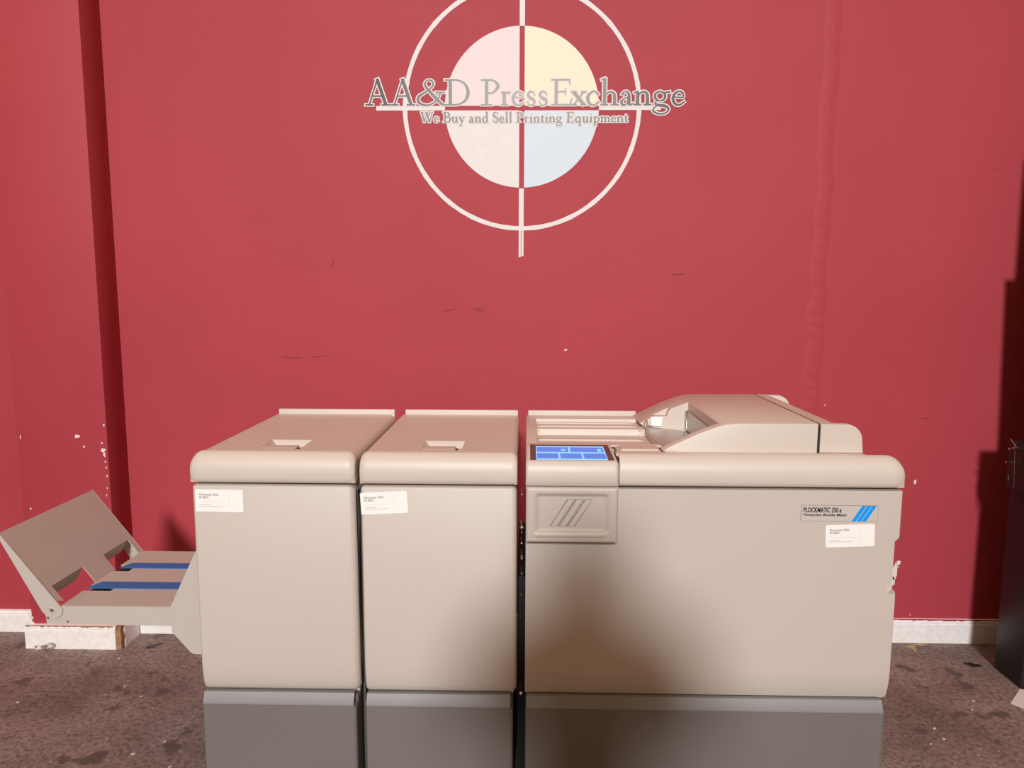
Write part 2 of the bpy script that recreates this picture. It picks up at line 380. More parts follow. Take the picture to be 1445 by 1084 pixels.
# a drawn serif alphabet: strokes of varying width; cap height 1, x height .53
def cr(pts, n=6):
    out = []; P = [pts[0]] + list(pts) + [pts[-1]]
    for i in range(1, len(P) - 2):
        for k in range(n):
            t = k / n; a = []
            for d in range(3):
                p0, p1, p2, p3 = P[i - 1][d], P[i][d], P[i + 1][d], P[i + 2][d]
                a.append(.5 * (2 * p1 + (p2 - p0) * t + (2 * p0 - 5 * p1 + 4 * p2 - p3) * t * t + (3 * p1 - p0 - 3 * p2 + p3) * t ** 3))
            out.append(tuple(a))
    out.append(tuple(pts[-1])); return out
T, t_, s_ = .125, .046, .040
def ser(x0, x1, y): return ('l', [(x0, y, s_), (x1, y, s_)])
GL = {
 'A': [('l', [(.16, .01, t_), (.50, 1.0, t_)]), ('l', [(.49, 1.03, T), (.84, .01, T)]), ('l', [(.27, .36, t_), (.72, .36, t_)]), ser(0, .32, .015), ser(.66, 1, .015)],
 '&': [('c', [(1.0, .02, t_), (.88, .06, .09), (.60, .38, .11), (.34, .72, .08), (.33, .90, t_), (.46, .98, t_), (.60, .88, .07), (.54, .70, .05), (.34, .52, .05), (.10, .34, .09), (.08, .14, .10), (.26, .01, .06), (.50, .03, t_), (.74, .22, t_), (.84, .48, t_)]), ser(.68, 1.0, .50)],
 'D': [('l', [(.22, 0, T), (.22, 1, T)]), ser(0, .4, .015), ser(0, .4, .985), ('c', [(.2, .985, t_), (.52, .97, t_), (.80, .82, .08), (.92, .5, T), (.80, .18, .08), (.52, .03, t_), (.2, .015, t_)])],
 'P': [('l', [(.30, 0, T), (.30, 1, T)]), ser(0, .6, .015), ser(0, .5, .985), ('c', [(.3, .985, t_), (.66, .96, .05), (.92, .75, T), (.66, .50, .05), (.35, .47, t_)])],
 'E': [('l', [(.24, 0, T), (.24, 1, T)]), ser(0, .9, .985), ('l', [(.88, 1, .04), (.91, .80, .03)]), ser(.2, .70, .52), ('l', [(.70, .63, .035), (.70, .41, .035)]), ser(0, .96, .015), ('l', [(.93, .0, .05), (1, .24, .03)])],
 'W': [('l', [(.08, 1, T), (.28, 0, T)]), ('l', [(.28, 0, t_), (.50, .95, t_)]), ('l', [(.46, 1, T), (.70, 0, T)]), ('l', [(.70, 0, t_), (.93, 1, t_)]), ser(0, .22, .985), ser(.36, .6, .985), ser(.82, 1, .985)],
 'B': [('l', [(.26, 0, T), (.26, 1, T)]), ser(0, .4, .015), ser(0, .4, .985), ('c', [(.24, .985, t_), (.6, .96, .06), (.80, .76, T), (.6, .56, .05), (.3, .53, t_)]), ('c', [(.3, .53, t_), (.70, .5, .06), (.94, .28, T), (.70, .04, .06), (.24, .015, t_)])],
 'S': [('c', [(.86, .78, t_), (.74, .94, t_), (.44, .99, .06), (.18, .84, .09), (.24, .62, .12), (.60, .46, .13), (.86, .28, .11), (.74, .06, .08), (.42, .01, .05), (.14, .12, t_), (.08, .28, t_)])],
 'r': [('l', [(.32, 0, T), (.32, .52, T)]), ser(.02, .68, .015), ('l', [(.05, .47, t_), (.32, .53, t_)]), ('c', [(.36, .34, t_), (.55, .49, .05), (.88, .47, .10)])],
 'e': [('c', [(.14, .30, .03), (.5, .30, .03), (.86, .30, .04), (.80, .46, .06), (.52, .53, .05), (.20, .43, .09), (.08, .24, .11), (.24, .05, .09), (.58, .0, .06), (.96, .13, t_)])],
 's': [('c', [(.84, .38, .03), (.72, .49, .03), (.42, .53, .05), (.18, .42, .08), (.34, .30, .10), (.70, .22, .10), (.84, .12, .08), (.66, .01, .05), (.32, .0, .04), (.12, .15, .03)])],
 'x': [('l', [(.16, .51, T), (.84, .01, T)]), ('l', [(.80, .51, t_), (.18, .01, t_)]), ser(0, .36, .515), ser(.64, .98, .515), ser(0, .36, .015), ser(.62, 1, .015)],
 'c': [('c', [(.88, .40, .09), (.74, .51, .05), (.46, .52, .05), (.14, .38, .10), (.10, .20, .11), (.30, .03, .08), (.62, .0, .05), (.96, .14, t_)])],
 'h': [('l', [(.22, 0, T), (.22, 1.03, T)]), ('l', [(.02, .97, t_), (.24, 1.04, t_)]), ser(0, .42, .015), ('c', [(.25, .36, t_), (.48, .51, .06), (.72, .46, .09), (.78, .30, T), (.78, 0, T)]), ser(.58, 1, .015)],
 'n': [('l', [(.22, 0, T), (.22, .52, T)]), ('l', [(.0, .47, t_), (.22, .53, t_)]), ser(0, .42, .015), ('c', [(.25, .36, t_), (.48, .51, .06), (.72, .46, .09), (.78, .30, T), (.78, 0, T)]), ser(.58, 1, .015)],
 'a': [('c', [(.16, .39, .10), (.30, .51, .04), (.52, .52, .05), (.66, .42, .09), (.68, .25, T), (.68, .08, T), (.78, .01, .05), (1.0, .06, t_)]), ('c', [(.66, .31, t_), (.36, .25, .04), (.12, .14, .09), (.20, .01, .08), (.45, .02, .04), (.66, .14, t_)])],
 'g': [('c', [(.42, .53, .04), (.18, .46, .07), (.12, .34, .09), (.20, .22, .07), (.42, .16, .04), (.64, .22, .07), (.70, .34, .09), (.62, .46, .07), (.42, .53, .04)]), ('l', [(.62, .47, .04), (.98, .50, .07)]),
       ('c', [(.28, .19, .03), (.14, .08, .05), (.28, .0, .09), (.70, -.04, .10), (.92, -.16, .07), (.76, -.31, .05), (.40, -.35, .05), (.08, -.26, .07), (.06, -.14, .05), (.26, -.01, .03)])],
 'u': [('l', [(.22, .52, T), (.22, .12, T)]), ('c', [(.22, .14, T), (.28, .02, .08), (.48, .01, .05), (.74, .14, t_)]), ('l', [(.76, .52, T), (.76, 0, T)]), ser(.02, .24, .515), ser(.56, .78, .515), ser(.76, 1, .015)],
 'y': [('l', [(.14, .52, T), (.52, .02, T)]), ('c', [(.86, .52, t_), (.52, -.02, t_), (.36, -.28, .05), (.12, -.30, .09)]), ser(0, .36, .515), ser(.68, 1, .515)],
 'd': [('l', [(.76, 1.03, T), (.76, 0, T)]), ('l', [(.54, .98, t_), (.78, 1.04, t_)]), ser(.76, 1, .015), ('c', [(.72, .44, .04), (.48, .53, .05), (.18, .42, .10), (.10, .24, .11), (.22, .05, .09), (.46, .0, .05), (.74, .14, t_)])],
 'l': [('l', [(.5, 1.03, T), (.5, 0, T)]), ('l', [(.1, .98, t_), (.5, 1.04, t_)]), ser(.05, .95, .015)],
 'i': [('l', [(.5, .52, T), (.5, 0, T)]), ('l', [(.1, .47, t_), (.5, .53, t_)]), ser(.05, .95, .015), ('l', [(.42, .78, .11), (.58, .78, .11)])],
 't': [('c', [(.42, .72, .03), (.42, .5, T), (.42, .12, T), (.56, .01, .07), (.95, .08, t_)]), ser(.05, .9, .515)],
 'q': [('l', [(.76, .53, T), (.76, -.34, T)]), ser(.52, 1, -.33), ('c', [(.72, .44, .04), (.48, .53, .05), (.18, .42, .10), (.10, .24, .11), (.22, .05, .09), (.46, .0, .05), (.74, .14, t_)])],
 'p': [('l', [(.24, .53, T), (.24, -.34, T)]), ser(0, .48, -.33), ('l', [(.0, .47, t_), (.24, .53, t_)]), ('c', [(.26, .40, t_), (.52, .53, .05), (.82, .42, .10), (.90, .28, .11), (.80, .08, .09), (.54, .0, .05), (.26, .10, t_)])],
 'm': [('l', [(.15, 0, T), (.15, .52, T)]), ('l', [(.0, .47, t_), (.15, .53, t_)]), ser(0, .28, .015), ('c', [(.17, .36, t_), (.32, .51, .06), (.46, .46, .09), (.50, .30, T), (.50, 0, T)]), ser(.38, .62, .015),
       ('c', [(.52, .36, t_), (.68, .51, .06), (.81, .46, .09), (.85, .30, T), (.85, 0, T)]), ser(.73, 1, .015)],
}
WD = {'A': .94, '&': 1.0, 'D': .92, 'P': .68, 'E': .74, 'W': 1.15, 'B': .72, 'S': .58, 'r': .42, 'e': .46, 's': .38, 'x': .56, 'c': .46, 'h': .60, 'n': .60, 'a': .48,
      'g': .56, 'u': .60, 'y': .56, 'd': .58, 'l': .28, 'i': .28, 't': .34, 'q': .58, 'p': .58, 'm': .92}
SK = [0]
def stroke(bm, pts, y, grow):
    SK[0] = (SK[0] + 1) % 16; y -= SK[0] * .00003
    L, Rr = [], []; n = len(pts)
    P = [Vector((p[0], p[1])) for p in pts]
    for i in range(n):
        d = (P[min(i + 1, n - 1)] - P[max(i - 1, 0)]).normalized(); nn = Vector((-d.y, d.x)); h = pts[i][2] / 2 + grow
        y -= .000004
        q = P[i] + (d * grow * (1 if i == n - 1 else -1) if i in (0, n - 1) else Vector((0, 0)))
        L.append(bm.verts.new((q.x + nn.x * h, y, q.y + nn.y * h))); Rr.append(bm.verts.new((q.x - nn.x * h, y, q.y - nn.y * h)))
    for i in range(n - 1): bm.faces.new((L[i], L[i + 1], Rr[i + 1], Rr[i]))
def glyph(bm, ch, x0, x1, z, cap, y, grow, wt=1.0):
    for kind, pts in GL[ch]:
        q = [(x0 + p[0] * (x1 - x0), z + p[1] * cap, p[2] * cap * wt) for p in pts]
        stroke(bm, cr(q) if kind == 'c' else q, y, grow)
def facing(bm):
    for f in bm.faces: f.normal_update()
    return bm
head = [('A', 45, 150), ('A', 152, 258), ('&', 262, 385), ('D', 384, 492), ('P', 538, 617), ('r', 622, 668), ('e', 670, 722), ('s', 730, 772), ('s', 780, 824), ('E', 836, 922),
        ('x', 920, 985), ('c', 985, 1040), ('h', 1044, 1120), ('a', 1126, 1182), ('n', 1184, 1258), ('g', 1264, 1338), ('e', 1345, 1400)]
def ux(u): return -.0246 + (500 + u / 3.01 - 736) * .002831
fill, line = bmesh.new(), bmesh.new()
for ch, a, c in head:
    glyph(line, ch, ux(a), ux(c), 2.2345, .0985, WY - .0014, .0050)
    glyph(fill, ch, ux(a), ux(c), 2.2345, .0985, WY - .0026, .0006)
ob = obj('letter_outline', line, 'logo_white', sign, 0, 'white outline of the large lettering')
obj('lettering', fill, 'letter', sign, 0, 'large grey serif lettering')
tagl = 'We Buy and Sell Printing Equipment'
cap = .0385; gap = .07
tot = sum(.30 if c == ' ' else WD[c] + gap for c in tagl) - gap
sc = (.400 + .428) / tot; x = -.428
fill, line = bmesh.new(), bmesh.new()
for c in tagl:
    if c == ' ': x += .30 * sc; continue
    glyph(line, c, x, x + WD[c] * sc, 2.1690, cap, WY - .0021, .0042, 1.35)
    glyph(fill, c, x, x + WD[c] * sc, 2.1690, cap, WY - .0030, .0004, 1.35)
    x += (WD[c] + gap) * sc
obj('letter_outline', line, 'logo_white', sign, 0, 'white outline of the tagline')
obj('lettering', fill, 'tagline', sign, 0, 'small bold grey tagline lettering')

# ------------------------------------------------------------------ machines
LIP = [(2.030, .966), (1.998, .966), (1.993, .970), (1.991, .980), (1.990, .995), (1.991, 1.008), (1.994, 1.021), (1.999, 1.032), (2.006, 1.041), (2.016, 1.048), (2.022, 1.0505), (2.030, 1.0512)]
def door_prof(z0=.345, z1=.957, y=2.0):
    return [(y + .035, z1), (y + .006, z1), (y + .002, z1 - .002), (y, z1 - .006), (y, z0 + .09), (y + .001, z0 + .07), (y + .003, z0 + .045), (y + .007, z0 + .022), (y + .013, z0 + .006), (y + .018, z0), (y + .035, z0)]
def sticker(par, x0, z0, x1, z1, tilt, y=1.9995):
    """white inventory sticker: writing on the left, a rule, small print"""
    W_, H_ = x1 - x0, z1 - z0; cx, cz = (x0 + x1) / 2, (z0 + z1) / 2
    def local(bm):
        bmesh.ops.transform(bm, matrix=Matrix.Translation((cx, y, cz)) @ Matrix.Rotation(tilt, 4, 'Y'), verts=bm.verts); return bm
    pts = []
    for sx_, sz_, a0 in ((1, 1, 0), (-1, 1, 90), (-1, -1, 180), (1, -1, 270)):
        for k in range(5):
            a = R(a0 + k * 22.5); pts.append((sx_ * (W_ / 2 - .004) + .004 * math.cos(a), sz_ * (H_ / 2 - .004) + .004 * math.sin(a)))
    bm = bmesh.new(); prism(bm, pts, 'y', -.0006, 0); st = obj('sticker', local(bm), 'white', par, 0, 'white inventory sticker with small print')
    tx = -W_ / 2 + .011
    bm = text_bm('Plockmatic 350e', .0082, tx, H_ / 2 - .0175, -.0010, bold=.00005)
    merge(bm, text_bm('ID 8023', .0082, tx, H_ / 2 - .0255, -.0010, bold=.00005))
    obj('print', local(bm), 'ink', st, 0)
    bm = bmesh.new()
    box(bm, tx, tx + W_ * .56, -.0009, -.0005, -.0045, -.0040)
    box(bm, W_ * .205, W_ * .208, -.0009, -.0005, -.020, .018)
    for zz, L_ in ((-.0120, .028), (-.0165, .064)):   # rows of print too small to read
        xx = tx
        while xx < tx + L_:
            ww = random.uniform(.002, .006); box(bm, xx, xx + ww, -.0009, -.0005, zz - .0008, zz + .0008); xx += ww + .0012
    obj('small_print', local(bm), 'inklight', st, 0)
    return st

def simple_machine(label, x0, x1, rl, rr, hx, name='booklet_finisher', rn=.022):
    t = thing(name, label, 'printing equipment', ((x0 + x1) / 2, 2.33, 0))
    obj('front_lip', loft(LIP, x0 - (.003 if rl > .03 else 0), x1, rl, rr, zmin=.966, ymax=2.030, ky=.4), 'plastic', t, 50)
    top = obj('top_panel', loft([(2.0305, .97), (2.0305, 1.0485), (2.663, 1.0485), (2.663, .97)], x0 + .001, x1 - .001, rl, rr, zmin=.97, ymax=2.663, ky=0), 'plastic', t, 30)
    hx0, hx1 = hx
    c = bmesh.new()   # finger recess, left wall sloping
    prism(c, [(hx0 - .006, 1.06), (hx1, 1.06), (hx1, 1.028), (hx0 + .018, 1.028)], 'y', 2.062, 2.192)
    cut(top, c)
    bm = bmesh.new(); box(bm, hx0 - .004, hx1 - .020, 2.0695, 2.128, 1.030, 1.0462, .003); h = obj('latch_handle', bm, 'plastic', t)
    bm = bmesh.new(); box(bm, hx0 - .004, hx1 - .004, 2.0622, 2.0690, 1.029, 1.0445); box(bm, hx1 - .0195, hx1 - .013, 2.0622, 2.110, 1.029, 1.0425); obj('handle_shade_filler', bm, 'dark', h, 0)  # dark filler paints the shade in the gaps beside the handle
    bm = bmesh.new(); cyl(bm, (hx0 + .045, 2.0655, 1.0435), (hx0 + .075, 2.0655, 1.0435), .0020); obj('pivot_rod', bm, 'chrome', h)
    bm = bmesh.new(); box(bm, x0 + (.028 if rl > .03 else .02), x1 - .006, 2.664, 2.676, .96, 1.0665, .003); obj('rear_flange', bm, 'plastic', t)
    obj('front_door', loft(door_prof(), x0 + .001, x1 - .001, .010, rn, ymax=2.035), 'panel', t, 50)
    bm = bmesh.new(); box(bm, x0 + .006, x1 - .008, 2.0355, 2.662, .33, .969, .004); obj('side_casing', bm, 'side' if False else 'panel', t)
    bm = bmesh.new(); prism(bm, [(2.02, .342), (2.004, .342), (1.990, .316), (1.990, .310), (2.02, .310)], 'x', x0 + .006, x1 - .018); obj('plinth_trim', bm, 'plinth_top', t)
    obj('plinth', loft([(2.66, .02), (1.990, .02), (1.990, .3095), (2.0, .3098), (2.021, .3098), (2.021, .329), (2.66, .329)], x0 + .004, x1 - .010, .006, .012, zmin=.02, ymax=2.66), 'plinth', t, 40)
    for ax in (x0 + .06, x1 - .06):
        for ay in (2.08, 2.58):
            bm = bmesh.new(); cyl(bm, (ax, ay, 0), (ax, ay, .02), .022); obj('foot', bm, 'dark', t)
    return t
m1 = simple_machine('left beige finisher cabinet with a side tray of blue belts', -.935, -.474, .034, .026, (-.771, -.646))
m2 = simple_machine('middle plain beige finisher cabinet with a tilted white sticker', -.461, -.0225, .020, .018, (-.305, -.183), rn=.016)
m1['group'] = m2['group'] = 'beige finisher cabinets in a row'
sticker(m1, -.925, .8805, -.790, .9450, R(.6))
sticker(m2, -.460, .8795, -.3285, .9425, R(-3.2))

# ---- output tray of the left cabinet
tx0, tx1 = -1.362, -.936
TY0, TY1, TZ = 2.048, 2.508, .577
bm = bmesh.new()
prism(bm, [(tx0, TZ - .004), (tx0, TZ), (tx1, TZ), (tx1, TZ - .004)], 'y', TY0, TY1)
tray = obj('output_tray', bm, 'tray', m1, 0)
c = bmesh.new(); box(c, tx0 - .01, tx0 + .085, 2.158, 2.200, .5, .6); cut(tray, c)
c = bmesh.new(); box(c, tx0 - .01, tx0 + .055, 2.318, 2.372, .5, .6); cut(tray, c)
tray.data.materials.clear(); tray.data.materials.append(M['tray'])
# deck underside well
bm = bmesh.new(); box(bm, tx0 + .012, tx1, TY0 + .03, TY1 - .03, .530, .570); obj('belt_housing', bm, 'dark', tray)
def rail(y0, y1):
    bm = bmesh.new()
    pts = [(-1.407, .522), (-1.034, .519), (tx1, .519), (tx1, .5745), (-1.372, .5765), (-1.3995, .5745), (-1.408, .562)]
    prism(bm, pts, 'y', y0, y1); return bm
r1 = obj('side_rail', rail(2.046, 2.0485), 'tray', tray, 0); r2 = obj('side_rail', rail(2.5085, 2.511), 'tray', tray, 0)
def arm(y0, y1):
    bm = bmesh.new()
    pts = [(-1.527, .799), (-1.5275, .783), (-1.4155, .560)]
    for a in range(200, 350, 15): pts.append((-1.3835 + .0295 * math.cos(R(a)), .5655 + .026 * math.sin(R(a))))
    pts += [(-1.3545, .5690), (-1.3655, .5835)]
    prism(bm, pts, 'y', y0, y1); return bm
# raised end stop: a plate along the slope with two notches and folded tabs
ex, ez = -.1625, .2180
def lidp(s, y, off=0.0):
    nx, nz = .8018, .5976   # plate normal, towards the machine
    return (-1.3645 + ex * s + nx * off, y, .5785 + ez * s + nz * off)
bm = bmesh.new()
outl = [(2.046, 1.0), (2.046, .06), (2.070, .02), (2.070, .225), (2.225, .225), (2.225, -.02), (2.336, -.02), (2.336, .215), (2.487, .215), (2.487, -.01), (2.510, -.01), (2.510, 1.0)]
A = [bm.verts.new(lidp(s, y, .0012)) for y, s in outl]; B = [bm.verts.new(lidp(s, y, -.0012)) for y, s in outl]
bm.faces.new(A); bm.faces.new(B)
for i in range(len(A)): j = (i + 1) % len(A); bm.faces.new((A[i], A[j], B[j], B[i]))
stop = obj('end_stop', bm, 'tray', m1, 0)
for y0, y1, s in ((2.079, 2.224, .225), (2.337, 2.486, .215)):
    bm = bmesh.new()
    a = Vector(lidp(s, 0, 0)); pts3 = []
    d = Vector((-.018, 0, -.040))
    q = [(y0 + .002, 0), (y1 - .002, 0), (y1 - .002, .72), (y1 - .012, 1.0), (y0 + .012, 1.0), (y0 + .002, .72)]
    A = [bm.verts.new((a.x + d.x * k, y, a.z + d.z * k)) for y, k in q]; B = [bm.verts.new((a.x + d.x * k - .002, y, a.z + d.z * k)) for y, k in q]
    bm.faces.new(A); bm.faces.new(B)
    for i in range(len(A)): j = (i + 1) % len(A); bm.faces.new((A[i], A[j], B[j], B[i]))
    obj('folded_tab', bm, 'tray', stop, 0)
obj('hinge_arm', arm(2.0425, 2.0455), 'tray', stop, 0); obj('hinge_arm', arm(2.5115, 2.5140), 'tray', stop, 0)
for x, z, r, m in ((-1.385, .5665, .0042, 'chrome'),): bm = bmesh.new(); cyl(bm, (x, 2.0425, z), (x, 2.0385, z), .0055); merge(bm, cyl(bmesh.new(), (x, 2.0385, z), (x, 2.0365, z), .003)); obj('hinge_bolt', bm, m, stop)
for x, z in ((-1.4015, .5540), (-1.4015, .5400), (-1.3440, .5290)):
    bm = bmesh.new(); cyl(bm, (x, 2.0460, z), (x, 2.0452, z), .0032); obj('bolt_hole', bm, 'dark' if x < -1.36 else 'red', tray)
for y0, y1, xe, xs in ((2.1750, 2.2260, -1.030, -1.340), (2.3430, 2.3890, -.94, -1.330)):
    bm = bmesh.new(); prism(bm, [(xs, y1), (xs - .022, y0), (xe, y0), (xe + .024 * (xe < -1), y1)], 'z', TZ + .0002, TZ + .0022)
    obj('belt', bm, 'belt', tray, 0, 'blue conveyor belt')
for y0 in (2.046, 2.5085):
    bm = bmesh.new()
    prism(bm, [(-.936, .775), (-.948, .757), (-1.036, .578), (-1.034, .503), (-.985, .444), (-.975, .436), (-.936, .434)], 'y', y0 - .0045, y0 - .0025)
    obj('support_plate', bm, 'tray', m1, 0)
def flapf(u, v):
    return (-1.055 + .05 * u, 2.09 + .045 * v + .01 * u, TZ + .002 + .028 * u ** 2.2 - .004 * v)
obj('curled_flap', grid([i / 10 for i in range(11)], [0, .5, 1], flapf), 'sheet', tray, 60)

# ---- the right, wide booklet maker
m3 = thing('booklet_maker', 'wide beige booklet maker with touch screen and raised top feeder', 'printing equipment', (.52, 2.33, 0))
X0, X1 = 0.0, 1.039
obj('front_lip', loft(LIP, .2580, X1 + .003, .006, .045, zmin=.966, ymax=2.030, ky=.35), 'plastic', m3, 50)
bm = bmesh.new()
outline = [(.0015, .345), (X1 - .001, .345), (X1 - .001, .650), (1.036, .668), (1.026, .661), (1.018, .662), (1.011, .668), (1.0085, .680), (1.0085, .785), (1.0105, .800), (1.020, .811), (1.030, .815), (X1 - .001, .824), (X1 - .001, .957), (.0015, .957)]
prism(bm, outline, 'y', 2.0, 2.035)
bmesh.ops.recalc_face_normals(bm, faces=bm.faces)
es = [e for e in bm.edges if abs(e.verts[0].co.y - 2.0) < 1e-5 and abs(e.verts[1].co.y - 2.0) < 1e-5 and e.verts[0].co.x > X1 - .01 and e.verts[1].co.x > X1 - .01]
bmesh.ops.bevel(bm, geom=es, offset=.016, segments=4, profile=.5, affect='EDGES', clamp_overlap=True)
es = [e for e in bm.edges if abs(e.verts[0].co.y - 2.0) < 1e-5 and abs(e.verts[1].co.y - 2.0) < 1e-5 and len(e.link_faces) == 2 and e.calc_face_angle(0) > .6]
bmesh.ops.bevel(bm, geom=es, offset=.003, segments=2, profile=.5, affect='EDGES', clamp_overlap=True)
for zc in (.435, .415, .402, .390, .378, .367, .358, .351):
    bmesh.ops.bisect_plane(bm, geom=list(bm.verts) + list(bm.edges) + list(bm.faces), plane_co=(0, 0, zc), plane_no=(0, 0, 1))
for v in bm.verts:
    if v.co.y < 2.0345 and v.co.z < .435: v.co.y = min(2.0345, v.co.y + .017 * ((.435 - v.co.z) / .09) ** 2.2)
door = obj('front_door', bm, 'panel', m3, 9)
bm = bmesh.new(); box(bm, .004, .940, 2.0355, 2.662, .90, 1.008, .003); box(bm, .004, X1 + .001, 2.0355, 2.662, .33, .958, .004); obj('side_casing', bm, 'panel', m3)
bm = bmesh.new(); prism(bm, [(1.000, .84), (1.030, .83), (1.0345, .80), (1.0345, .70), (1.036, .672), (1.030, .652), (1.000, .652)], 'y', 2.020, 2.034); obj('grip_recess', bm, 'panel', m3, 0)
bm = bmesh.new(); prism(bm, [(2.02, .342), (2.004, .342), (1.990, .316), (1.990, .310), (2.02, .310)], 'x', .006, X1 - .018); obj('plinth_trim', bm, 'plinth_top', m3)
obj('plinth', loft([(2.66, .02), (1.990, .02), (1.990, .3095), (2.0, .3098), (2.021, .3098), (2.021, .329), (2.66, .329)], .003, X1 - .006, .006, .020, zmin=.02, ymax=2.66), 'plinth', m3, 40)
for ax in (.07, .97):
    for ay in (2.08, 2.58):
        bm = bmesh.new(); cyl(bm, (ax, ay, 0), (ax, ay, .02), .022); obj('foot', bm, 'dark', m3)
# top plate around the ribbed cover, and behind the lip
bm = bmesh.new()
box(bm, .001, .036, 2.146, 2.662, .985, 1.0495, .004)
box(bm, .030, .392, 2.602, 2.662, .985, 1.0495, .003)
box(bm, .2535, .950, 2.031, 2.062, .985, 1.0490, .002)
obj('top_frame', bm, 'plastic', m3)
obj('top_panel', loft([(2.0305, .955), (2.0305, 1.0480), (2.046, 1.0445), (2.070, 1.0340), (2.250, .985), (2.662, .975), (2.662, .955)], .946, X1 - .001, .0, .040, zmin=.955, ymax=2.662, ky=0), 'plastic', m3, 30)
bm = bmesh.new(); box(bm, .008, .40, 2.664, 2.676, .96, 1.0665, .003); obj('rear_flange', bm, 'plastic', m3)
bm = bmesh.new(); box(bm, .262, .388, 2.066, 2.145, .99, 1.0470, .004); merge(bm, box(bmesh.new(), .272, .380, 2.078, 2.135, 1.046, 1.0515, .003)); obj('service_cap', bm, 'plastic', m3)

# ribbed cover: steps rising to the back
ZP = [(2.146, 1.049), (2.168, 1.049), (2.172, 1.019), (2.276, 1.019), (2.280, 1.0235), (2.300, 1.0235), (2.306, 1.019), (2.350, 1.019), (2.354, 1.0235), (2.372, 1.0235), (2.380, 1.0185), (2.449, 1.0185),
      (2.458, 1.038), (2.492, 1.038), (2.495, 1.042), (2.508, 1.042), (2.514, 1.038), (2.552, 1.038), (2.555, 1.042), (2.566, 1.042), (2.572, 1.038), (2.586, 1.038), (2.592, 1.0495), (2.604, 1.0495)]
ys, zs = [], []
for (ya, za), (yb, zb) in zip(ZP, ZP[1:]):
    ys += [ya + .0004, yb - .0004]; zs += [za + (zb - za) * .02, za + (zb - za) * .98]
dy = dict(zip(ys, zs))
def ribf(u, y):
    z = dy[y]; xr = .399
    m_ = max(0.0, min(1.0, (u - .0) / .03)); e_ = max(0.0, min(1.0, (1 - u) / .12))
    # ribs fade out at both ends
    base_ = 1.0185 if y < 2.449 else (1.038 if y < 2.587 else z)
    zz = base_ + (z - base_) * (1 if y < 2.17 or y > 2.587 else (min(m_, e_)))
    if y < 2.17: zz = z
    return (.036 + (xr - .036) * u, y, zz)
us = [0, .03, .06, .2, .4, .6, .8, .88, .94, 1.0]
bm = grid(us, ys, ribf)
r = bmesh.ops.extrude_face_region(bm, geom=list(bm.faces))
bmesh.ops.translate(bm, verts=[v for v in r['geom'] if isinstance(v, bmesh.types.BMVert)], vec=(0, 0, -.006))
obj('ribbed_cover', bm, 'plastic', m3, 25)

# raised feeder: left sloping housing with an open well, gap, right block
PF = [(.400, 1.0), (.400, 1.046), (.387, 1.0505), (.404, 1.0610), (.485, 1.1005), (.540, 1.1215), (.562, 1.1275), (.590, 1.1310), (.822, 1.1325), (.822, 1.0)]
bm = bmesh.new(); prism(bm, PF, 'y', 2.062, 2.662); bevel_all(bm, .004, 2, 30)
hump = obj('feeder_housing', bm, 'plastic', m3, 30)
c = bmesh.new()   # the well
prism(c, [(.36, 1.040), (.405, 1.0405), (.551, 1.024), (.551, 1.2), (.36, 1.2)], 'y', 2.100, 2.497); cut(hump, c)
c = bmesh.new(); prism(c, [(.374, 1.077), (.4795, 1.077), (.4935, 1.112), (.487, 1.14), (.36, 1.14)], 'y', 2.40, 2.526); cut(hump, c)
hump.data.materials.clear(); hump.data.materials.append(M['plastic'])
bm = bmesh.new(); prism(bm, [(.3995, 1.0425), (.5505, 1.0262), (.5505, 1.0235), (.3995, 1.0395)], 'y', 2.104, 2.4955); well = obj('well_floor', bm, 'sheet', m3, 0)
bm = bmesh.new(); prism(bm, [(2.104, 1.032), (2.36, 1.032), (2.495, 1.032), (2.495, 1.098), (2.44, 1.098), (2.104, 1.094)], 'x', .5455, .5495); obj('well_wall', bm, 'sheet', m3, 0)
bm = bmesh.new(); cyl(bm, (.5450, 2.488, 1.036), (.5450, 2.488, 1.098), .0045); obj('edge_roller', bm, 'chrome', m3)
bm = bmesh.new(); prism(bm, [(.426, 1.046), (.461, 1.044), (.463, 1.0755), (.424, 1.0755)], 'y', 2.4885, 2.4950); obj('paper_guide', bm, 'white', m3, 0, 'white plastic guide tab')
bm = bmesh.new(); cyl(bm, (.404, 2.486, 1.047), (.404, 2.486, 1.060), .0016, 8); cyl(bm, (.404, 2.486, 1.060), (.411, 2.486, 1.066), .0016, 8); cyl(bm, (.411, 2.486, 1.066), (.413, 2.486, 1.050), .0016, 8); cyl(bm, (.410, 2.486, 1.047), (.432, 2.486, 1.043), .0022, 8); obj('wire_hook', bm, 'chrome', m3)
# right block: two cheeks, chamfered middle
def rblock():
    bm = bmesh.new()
    cheek = [(.8285, 1.050), (.8285, 1.1315), (.898, 1.1305)]
    for k in range(0, 9):
        a = R(90 - k * 11); cheek.append((.900 + .045 * math.cos(a), 1.0855 + .045 * math.sin(a)))
    cheek.append((.9490, 1.050))
    prism(bm, cheek, 'y', 2.062, 2.085)
    prism(bm, [(a, z) for a, z in cheek], 'y', 2.640, 2.664)
    prism(bm, [(.8285, 1.050), (.8285, 1.1315), (.862, 1.1310), (.880, 1.1265), (.940, 1.075), (.944, 1.050)], 'y', 2.0845, 2.6405)
    return bm
obj('feeder_end_block', rblock(), 'plastic', m3, 30)
bm = bmesh.new(); box(bm, .8215, .829, 2.068, 2.655, 1.03, 1.126); obj('gap_strip', bm, 'dark', m3)

